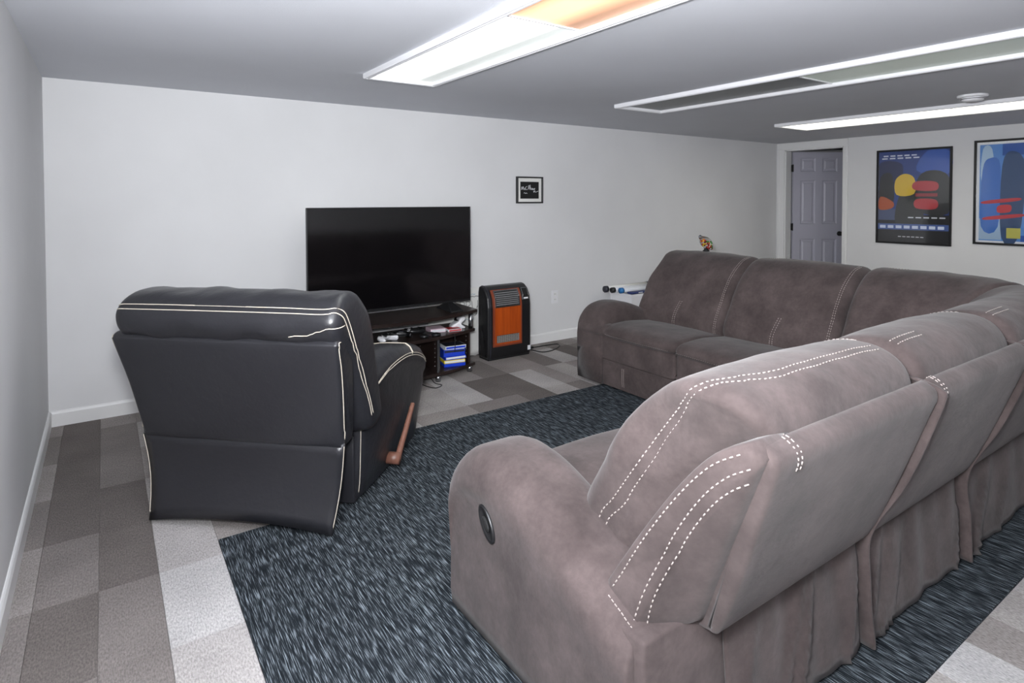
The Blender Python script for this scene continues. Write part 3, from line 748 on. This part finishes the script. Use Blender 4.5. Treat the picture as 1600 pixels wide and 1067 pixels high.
# ------------------------------------------------------------------ hand-lettered board behind the heater
bd = empty('poster_board', (2.87, 4.512, 0))
bm = bmesh.new(); nx, nz = 20, 10; GG = []
for off_ in (0, .005):
    G = [[bm.verts.new((-.32+.64*i/nx, off_ + .048*(j/nz) + .012*math.sin(i*.5)*(1-j/nz)**2, .002+.012*abs(math.sin(i*.9))*(1 if j == 0 else 0) + .60*j/nz)) for i in range(nx+1)] for j in range(nz+1)]
    for j in range(nz):
        for i in range(nx): bm.faces.new((G[j][i], G[j][i+1], G[j+1][i+1], G[j+1][i]))
    GG.append(G)
A, B = GG
for j in range(nz):
    for i in (0, nx): bm.faces.new((A[j][i], A[j+1][i], B[j+1][i], B[j][i]))
for i in range(nx):
    for j in (0, nz): bm.faces.new((A[j][i], A[j][i+1], B[j][i+1], B[j][i]))
sheet = bm_obj('sheet', bm, M['paper'], bd, True)
def strokes(name, lines, mat, parent, fp, r=.0022):
    bm = bmesh.new()
    for ln in lines:
        add_tube(bm, [fp(*p) for p in crom([(x, z, 0) for x, z in ln], 5)] if len(ln) > 2 else [fp(x, z, 0) for x, z in ln], r, 5)
    return tag(bm_obj(name, bm, mat, parent, True), kind='stuff')
def bp_(x, z, *_): return Vector((x-2.87, .048*(z/.60) + .012*math.sin((x-2.55)/.64*20*.5)*(1-z/.6)**2 - .0012, z))
LH = [[(2.72, .50), (2.715, .40)], [(2.77, .50), (2.765, .40)], [(2.717, .45), (2.768, .45)],
      [(2.79, .40), (2.815, .50), (2.84, .40)], [(2.80, .44), (2.83, .44)],
      [(2.865, .495), (2.862, .40)], [(2.865, .49), (2.90, .485), (2.905, .46), (2.865, .445)],
      [(2.925, .49), (2.922, .395)], [(2.925, .485), (2.96, .48), (2.965, .455), (2.925, .44)],
      [(2.985, .485), (2.99, .42), (3.02, .41), (3.04, .44)], [(3.045, .49), (3.04, .40), (3.02, .36), (2.99, .365)]]
strokes('lettering', LH, M['ink'], sheet, bp_)
sq = lambda x0, x1, z, n, a: [(x0+(x1-x0)*i/n, z+a*math.sin(i*2.3)) for i in range(n+1)]
strokes('faint_lettering', [sq(2.86, 3.02, .545, 14, .008), sq(2.88, 3.0, .33, 10, .008), sq(2.86, 3.02, .235, 12, .010)], M['inkb'], sheet, bp_, .0018)
strokes('border_line', [sq(2.80, 3.06, .525, 16, .004)], M['ink'], sheet, bp_, .0025)
tag(bd, 'white poster board with marker lettering leaning between stand and heater', 'poster board')

# ------------------------------------------------------------------ infrared heater
ht = empty('space_heater', (3.215, 4.398, 0))
hp = [(-.10, .012), (-.112, .05), (-.112, .46), (-.10, .54), (-.065, .60), (-.02, .63), (.02, .637), (.045, .628), (.058, .58), (.06, .05), (.05, .012)]      # side profile (depth, z)
hp = [(p.x, p.y) for p in resample([(d, z, 0) for d, z in hp] + [(hp[0][0], hp[0][1], 0)], .016)][:-1]
body = puffy('body', hp, -.23, .23, lambda s, d, z: (s, d, z), M['black'], ht, r=.024, m=2, nmid=8, cap=.012)
puffy('side_rib', [(d*1.02-.001, z*1.004+.001) for d, z in hp], -.206, -.196, lambda s, d, z: (s, d, z), M['navy'], ht, r=.004, m=3, nmid=2)
def hface(z):                                        # front surface of the heater at height z
    if z <= .46: return -.112
    P = [(-.112, .46), (-.10, .54), (-.065, .60), (-.02, .63)]
    for (a, b), (c, d) in zip(P, P[1:]):
        if z <= d: return a + (c-a)*(z-b)/(d-b)
    return -.02
def hpanel(name, s0, s1, z0, z1, mat, lift, parent=ht, thick=.006):
    bm = bmesh.new(); n = 14; R_ = []
    for k in range(n+1):
        z = z0+(z1-z0)*k/n; d = hface(z)
        nz_ = 0 if z < .46 else min(1, (z-.46)/.2); 
        R_.append([bm.verts.new((s, d-l*(1-.35*nz_), z+l*.8*nz_)) for s, l in ((s0, -thick), (s0, lift), (s1, lift), (s1, -thick))])
    for a, b in zip(R_, R_[1:]):
        for k in range(4): bm.faces.new((a[k], a[(k+1) % 4], b[(k+1) % 4], b[k]))
    bm.faces.new(R_[0]); bm.faces.new(R_[-1][::-1]); return bm_obj(name, bm, mat, parent)
fr = hpanel('front_surround', -.180, .122, .118, .600, M['orangetrim'], .010)
hpanel('wood_panel', -.162, .106, .135, .455, M['orange'], .0125, fr)
hpanel('grille_recess', -.150, .090, .468, .585, M['blackmat'], .0115, fr)
bm = bmesh.new()
for k in range(7):
    z = .478+k*.0155; d = hface(z)
    hpanel('grille_slat', -.148, .088, z-.004, z+.004, M['slat'], .0155, fr)
bm.free()
for s0, s1, z0, z1 in ((-.158, .098, .458, .470), (-.158, .098, .583, .593), (-.158, -.148, .468, .585), (.088, .098, .468, .585)):
    hpanel('grille_frame', s0, s1, z0, z1, M['chrome'], .0165, fr)
lg = hpanel('lower_grille', -.146, .088, .150, .215, M['blackmat'], .0135, fr)
bm = bmesh.new()
for k in range(24):
    x = -.142+k*.0098; add_box(bm, (x, -.1275, .152), (x+.0035, -.1250, .213))
for k in range(5): add_box(bm, (-.146, -.1280, .153+k*.0138), (.088, -.1262, .1555+k*.0138))
tag(bm_obj('grille_mesh', bm, M['mesh'], lg), kind='stuff')
hpanel('control_frame', .140, .205, .50, .60, M['chrome'], .008)
hpanel('control_display', .147, .198, .525, .593, M['black'], .0095)
hpanel('control_keys', .150, .195, .506, .518, M['white'], .0095)
box('rating_label', (.19, -.1135, .045), (.222, -.1118, .085), M['casew'], ht)
box('plinth', (-.218, -.10, 0), (.218, .05, .02), M['blackmat'], ht, .004)
tag(ht, 'black cabinet heater with orange wood front against the back wall', 'heater')
cp = crom([(3.43, 4.44, .06), (3.47, 4.45, .012), (3.52, 4.39, .006), (3.56, 4.27, .006), (3.68, 4.27, .006), (3.82, 4.35, .006), (3.86, 4.43, .006), (3.74, 4.44, .008), (3.60, 4.43, .012), (3.55, 4.44, .014), (3.50, 4.47, .02), (3.56, 4.50, .012), (3.50, 4.52, .006), (3.46, 4.54, .006)], 8)
crd = tube('power_cord', [p - Vector(ht.location) for p in cp], .0045, M['black'], ht)
tube('cord_tie', [Vector((3.545, 4.435, .012)) - Vector(ht.location), Vector((3.575, 4.435, .012)) - Vector(ht.location)], .011, M['blackmat'], crd)

# ------------------------------------------------------------------ wall outlet
ol = empty('wall_outlet', (3.944, YB, .432))
box('cover_plate', (-.040, -.006, -.064), (.040, -.0003, .064), M['white'], ol, .003)
for z in (-.027, .027):
    rc_ = box('receptacle', (-.017, -.0085, z-.017), (.017, -.005, z+.017), M['trim'], ol, .003)
    for x in (-.006, .006): box('slot', (x-.0012, -.0090, z-.004), (x+.0012, -.0084, z+.007), M['blackmat'], rc_)
tag(ol, 'white wall outlet on the back wall right of the heater', 'outlet')

# ------------------------------------------------------------------ small framed print
pf = empty('picture_frame', (3.631, YB, 1.479))
pw_, ph_ = .153, .126
def frame(parent, hw_, hh, wd, dep, mat, name='frame_rail'):
    for lo, hi in (((-hw_, -hh), (hw_, -hh+wd)), ((-hw_, hh-wd), (hw_, hh)), ((-hw_, -hh+wd), (-hw_+wd, hh-wd)), ((hw_-wd, -hh+wd), (hw_, hh-wd))):
        box(name, (lo[0], -dep, lo[1]), (hi[0], -.0005, hi[1]), mat, parent, .002, 1)
frame(pf, pw_, ph_, .014, .028, M['black'])
box('mat_board', (-pw_+.012, -.012, -ph_+.012), (pw_-.012, -.004, ph_-.012), M['paper'], pf)
pr = box('print', (-.108, -.0135, -.082), (.108, -.0118, .078), M['blackmat'], pf)
fp = lambda x, z, *_: Vector((x, -.0145, z))
strokes('script', [[(-.098, .0), (-.092, .03), (-.084, .004), (-.076, .032), (-.068, .0)], [(-.055, .018), (-.062, .008), (-.05, .002)], [(-.03, .035), (-.048, .025), (-.046, .006), (-.028, .004)],
        [(-.02, .004), (-.008, .045), (.0, .004)], [(-.016, .018), (.0, .018)], [(.006, .05), (.008, .002)], [(.008, .016), (.016, .02), (.02, .003), (.03, .016), (.038, .014), (.03, .003), (.04, .005)],
        [(.046, .016), (.044, .004), (.052, .006), (.060, .018), (.058, .004)], [(.045, -.006), (.05, -.022), (.06, -.004), (.066, -.02), (.10, -.010)], [(-.07, -.03), (-.06, -.026), (-.05, -.034), (-.04, -.028), (-.03, -.034)]], M['casew'], pr, fp, .0022)
tag(pf, 'small black-framed print with white script on the back wall', 'picture frame')

# ------------------------------------------------------------------ two large posters on the right wall
def poly_print(name, layers, parent, w_, h_):
    """flat colour-block print; each block is a polygon in 0..1 coordinates, a hair in front of the one before"""
    bm = bmesh.new(); mats = []
    for k, (rgb, pts) in enumerate(layers):
        m_ = plain(f'{name}_colour_{k}', rgb, .5); mats.append(m_); d = -.0065 - .00015*k
        P = crom([(x, y, 0) for x, y in pts[1:]], 4, True) if pts[0] == 'c' else [Vector((x, y, 0)) for x, y in pts]
        f = bm.faces.new([bm.verts.new(((p.x-.5)*w_, d, (p.y-.5)*h_)) for p in P]); f.material_index = k
    me = bpy.data.meshes.new(name); bmesh.ops.triangulate(bm, faces=bm.faces[:]); bm.to_mesh(me); bm.free()
    o = bpy.data.objects.new(name, me); C.objects.link(o); o.parent = parent
    for m_ in mats: me.materials.append(m_)
    return o
gk = NT('picture_glass'); gt = gk.n('ShaderNodeBsdfTransparent'); gg = gk.n('ShaderNodeBsdfGlossy'); gg.inputs['Roughness'].default_value = .06
gm = gk.n('ShaderNodeMixShader'); gm.inputs[0].default_value = .05
gk.l(gt.outputs[0], gm.inputs[1]); gk.l(gg.outputs[0], gm.inputs[2]); gk.l(gm.outputs[0], gk.t.nodes['Material Output'].inputs[0])
def rect(x0, y0, x1, y1): return [(x0, y0), (x1, y0), (x1, y1), (x0, y1)]
def poster(y0, y1, z0, z1, layers, label, name):
    t = empty('framed_poster', (XR, (y0+y1)/2, (z0+z1)/2), R(-90))
    hw_, hh = abs(y1-y0)/2, (z1-z0)/2
    frame(t, hw_, hh, .022, .022, M['black'])
    box('backing', (-hw_+.02, -.006, -hh+.02), (hw_-.02, -.001, hh-.02), M['black'], t)
    poly_print('print', layers, t, 2*hw_-.044, 2*hh-.044)
    box('glazing', (-hw_+.02, -.0115, -hh+.02), (hw_-.02, -.0100, hh-.02), gk.m, t)
    tag(t, label, 'poster', 'framed posters on the right wall')
bars = lambda rgb, x0, x1, y, h, n, seed: [(rgb, rect(x0+(x1-x0)*k/n, y, x0+(x1-x0)*(k+.72)/n, y+h)) for k in range(n)]
P1 = [((34, 62, 132), rect(0, 0, 1, 1)), ((52, 92, 178), ['c', (.55, .78), (.98, .74), (1, .97), (.7, .99)]), ((28, 40, 84), ['c', (.0, .62), (.3, .66), (.34, .86), (.02, .88)]), ((24, 25, 30), rect(0, 0, 1, .30)),
      ((30, 31, 36), ['c', (.02, .40), (.22, .42), (.2, .74), (.03, .72)]), ((74, 86, 122), rect(.0, .24, .28, .36)), ((178, 84, 40), ['c', (.01, .36), (.20, .37), (.22, .44), (.03, .50)]),
      ((52, 54, 55), ['c', (.26, .20), (.64, .20), (.58, .56), (.34, .56)]), ((40, 42, 44), ['c', (.56, .36), (.98, .32), (.99, .70), (.74, .78), (.56, .68)]),
      ((222, 186, 58), ['c', (.27, .52), (.52, .53), (.52, .70), (.38, .75), (.25, .68)]), ((182, 58, 66), ['c', (.52, .575), (.82, .565), (.82, .655), (.53, .66)]), ((150, 48, 58), rect(.54, .50, .84, .535)), ((182, 52, 60), ['c', (.55, .375), (.82, .37), (.82, .465), (.55, .47)]),
      ((70, 96, 160), rect(0, .135, 1, .20))]
P1 += bars((216, 222, 236), .07, .58, .945, .014, 5, 1) + bars((216, 222, 236), .05, .62, .917, .014, 5, 2) + bars((216, 220, 228), .44, .98, .265, .013, 5, 3) + bars((206, 216, 236), .03, .97, .15, .032, 8, 4) + bars((200, 200, 205), .30, .68, .055, .01, 6, 5)
P2 = [((226, 230, 236), rect(0, 0, 1, 1)), ((86, 142, 212), rect(.035, .02, .965, .975)), ((38, 88, 170), rect(.30, .86, .965, .975)), ((178, 206, 232), ['c', (.06, .60), (.20, .62), (.18, .93), (.07, .93)]), ((160, 186, 214), rect(.035, .03, .30, .24)),
      ((58, 112, 196), ['c', (.06, .16), (.26, .16), (.28, .76), (.16, .84), (.07, .72)]), ((44, 74, 116), ['c', (.30, .06), (.50, .07), (.56, .74), (.42, .90), (.30, .76)]), ((40, 84, 150), ['c', (.60, .06), (.80, .06), (.82, .70), (.70, .80), (.60, .70)]),
      ((190, 186, 90), rect(.36, .05, .52, .15)), ((30, 80, 168), rect(.52, .02, .965, .08)), ((190, 44, 54), ['c', (.10, .385), (.48, .415), (.48, .445), (.10, .415)]), ((196, 44, 52), ['c', (.26, .30), (.40, .31), (.40, .375), (.26, .365)]), ((190, 44, 54), ['c', (.12, .225), (.52, .26), (.52, .29), (.12, .255)])]
poster(2.567, 3.317, .883, 1.951, P1, 'black-framed dark blue poster with a yellow patch, beside the door', 'poster')
poster(1.63, 2.376, .924, 1.990, P2, 'black-framed light blue poster with red marks, cut by the photo edge', 'poster')

# ------------------------------------------------------------------ white bin with rolled prints behind the sofa
bx = empty('storage_bin', (4.80, 4.37, 0)); bz = .43
bm = bmesh.new(); rgs = []
for sc, z in ((.90, 0), (1.0, bz)):
    rgs.append([bm.verts.new((x*.155*sc, y*.155*sc, z)) for x, y in ((-1, -1), (1, -1), (1, 1), (-1, 1))])
for sc, z in ((.97, bz), (.87, .01)):
    rgs.append([bm.verts.new((x*.155*sc, y*.155*sc, z)) for x, y in ((-1, -1), (1, -1), (1, 1), (-1, 1))])
for a, b in zip(rgs, rgs[1:]):
    for k in range(4): bm.faces.new((a[k], a[(k+1) % 4], b[(k+1) % 4], b[k]))
bm.faces.new(rgs[0]); bm.faces.new(rgs[-1]); bm_obj('body', bm, M['white'], bx)
for lo, hi in (((-.162, -.162, bz-.022), (.162, -.150, bz+.004)), ((-.162, .150, bz-.022), (.162, .162, bz+.004)), ((-.162, -.150, bz-.022), (-.150, .150, bz+.004)), ((.150, -.150, bz-.022), (.162, .150, bz+.004))):
    box('rim', lo, hi, M['white'], bx, .003)
tag(bx, 'white square bin by the back wall behind the sofa arm', 'bin')
def roll(y, z, x0, x1, r_, mat, cap, label):
    g = empty('rolled_print', (x0, y, z-r_))
    lathe('tube', [(r_, .0), (r_, x1-x0)], mat, g, 16, 'x').location = (0, 0, r_)
    lathe('end_cap', [(r_*1.12, -.006), (r_*1.12, .03), (r_*1.0, .031)], cap, g, 16, 'x').location = (0, 0, r_)
    lathe('end_cap', [(r_*1.0, x1-x0-.031), (r_*1.12, x1-x0-.03), (r_*1.12, x1-x0+.006)], cap, g, 16, 'x').location = (0, 0, r_)
    tag(g, label, 'tube', 'rolled prints lying across the bin')
roll(4.47, bz+.005+.034, 4.52, 5.15, .03, M['paper'], M['navy'], 'white cardboard tube with dark cap nearest the wall on the bin')
roll(4.40, bz+.005+.030, 4.55, 5.15, .026, M['casew'], M['black'], 'white tube with black cap in the middle of the bin top')
roll(4.33, bz+.005+.030, 4.60, 5.12, .026, M['casew'], M['bluecap'], 'white tube with light blue cap at the front of the bin top')
pk = empty('film_packet', (4.80, 4.26, bz+.004))
bm = bmesh.new(); add_box(bm, (-.15, -.035, .0005), (.19, .03, .022), .008, 2); bm_obj('wrapper', bm, M['navyroll'], pk, True)
for x in (-.05, .06): box('label_strip', (x, -.0355, .006), (x+.06, -.034, .015), M['casew'], pk)
tag(pk, 'flat dark blue packet lying along the front of the bin', 'packet')

# ------------------------------------------------------------------ football-shaped candy jar on the sofa back
fj = empty('candy_jar', (4.235, 3.015, .976)); fj.scale = (.85, .85, .85)
gl = NT('clear_glass'); gl.b.inputs['Base Color'].default_value = (1, 1, 1, 1); gl.b.inputs['Roughness'].default_value = .03; gl.b.inputs['Transmission Weight'].default_value = 1; gl.b.inputs['IOR'].default_value = 1.2
ax_ = Vector((-.3, .62, .72)).normalized(); cen = Vector((0, 0, .078))
u_ = ax_.cross(Vector((0, 0, 1))).normalized(); v_ = ax_.cross(u_)
def fb(sc, n=13, m_=20):
    rings = []
    for i in range(n):
        t = -1+2*i/(n-1); rr = .052*sc*max(.04, (1-t*t))**.75
        rings.append([cen + ax_*(t*.080*sc) + u_*rr*math.cos(2*math.pi*k/m_) + v_*rr*math.sin(2*math.pi*k/m_) for k in range(m_)])
    return rings
loft('glass_bowl', fb(1), gl.m, fj)
loft('cap', [[cen + ax_*a + u_*r_*math.cos(2*math.pi*k/14) + v_*r_*math.sin(2*math.pi*k/14) for k in range(14)] for a, r_ in ((.070, .020), (.078, .019), (.092, .013), (.095, .004))], M['chrome'], fj)
lathe('stand', [(.03, 0), (.032, .006), (.02, .018), (.018, .034)], M['blackmat'], fj, 18)
rj = random.Random(11); cm = [plain('candy_%d' % k, c, .3) for k, c in enumerate(((200, 40, 30), (235, 120, 30), (235, 205, 50), (60, 150, 50), (120, 30, 30)))]
n_ = 0
while n_ < 34:
    p = Vector((rj.uniform(-.05, .05), rj.uniform(-.06, .06), rj.uniform(-.06, .025)))
    t = p.dot(ax_)/.080; rad = (p - ax_*p.dot(ax_)).length
    if abs(t) > .75 or rad > .052*max(0, 1-t*t)**.75-.012: continue
    bm = bmesh.new(); bmesh.ops.create_icosphere(bm, subdivisions=1, radius=.0095, matrix=Matrix.Translation(cen+p)); bm_obj('candy', bm, cm[n_ % 5], fj, True); n_ += 1
tag(fj, 'clear football-shaped jar of bright candies above the far sofa back', 'candy jar')

for o in C.objects:
    if o.name.split('.')[0] in ('stitching',): o['kind'] = 'stuff'
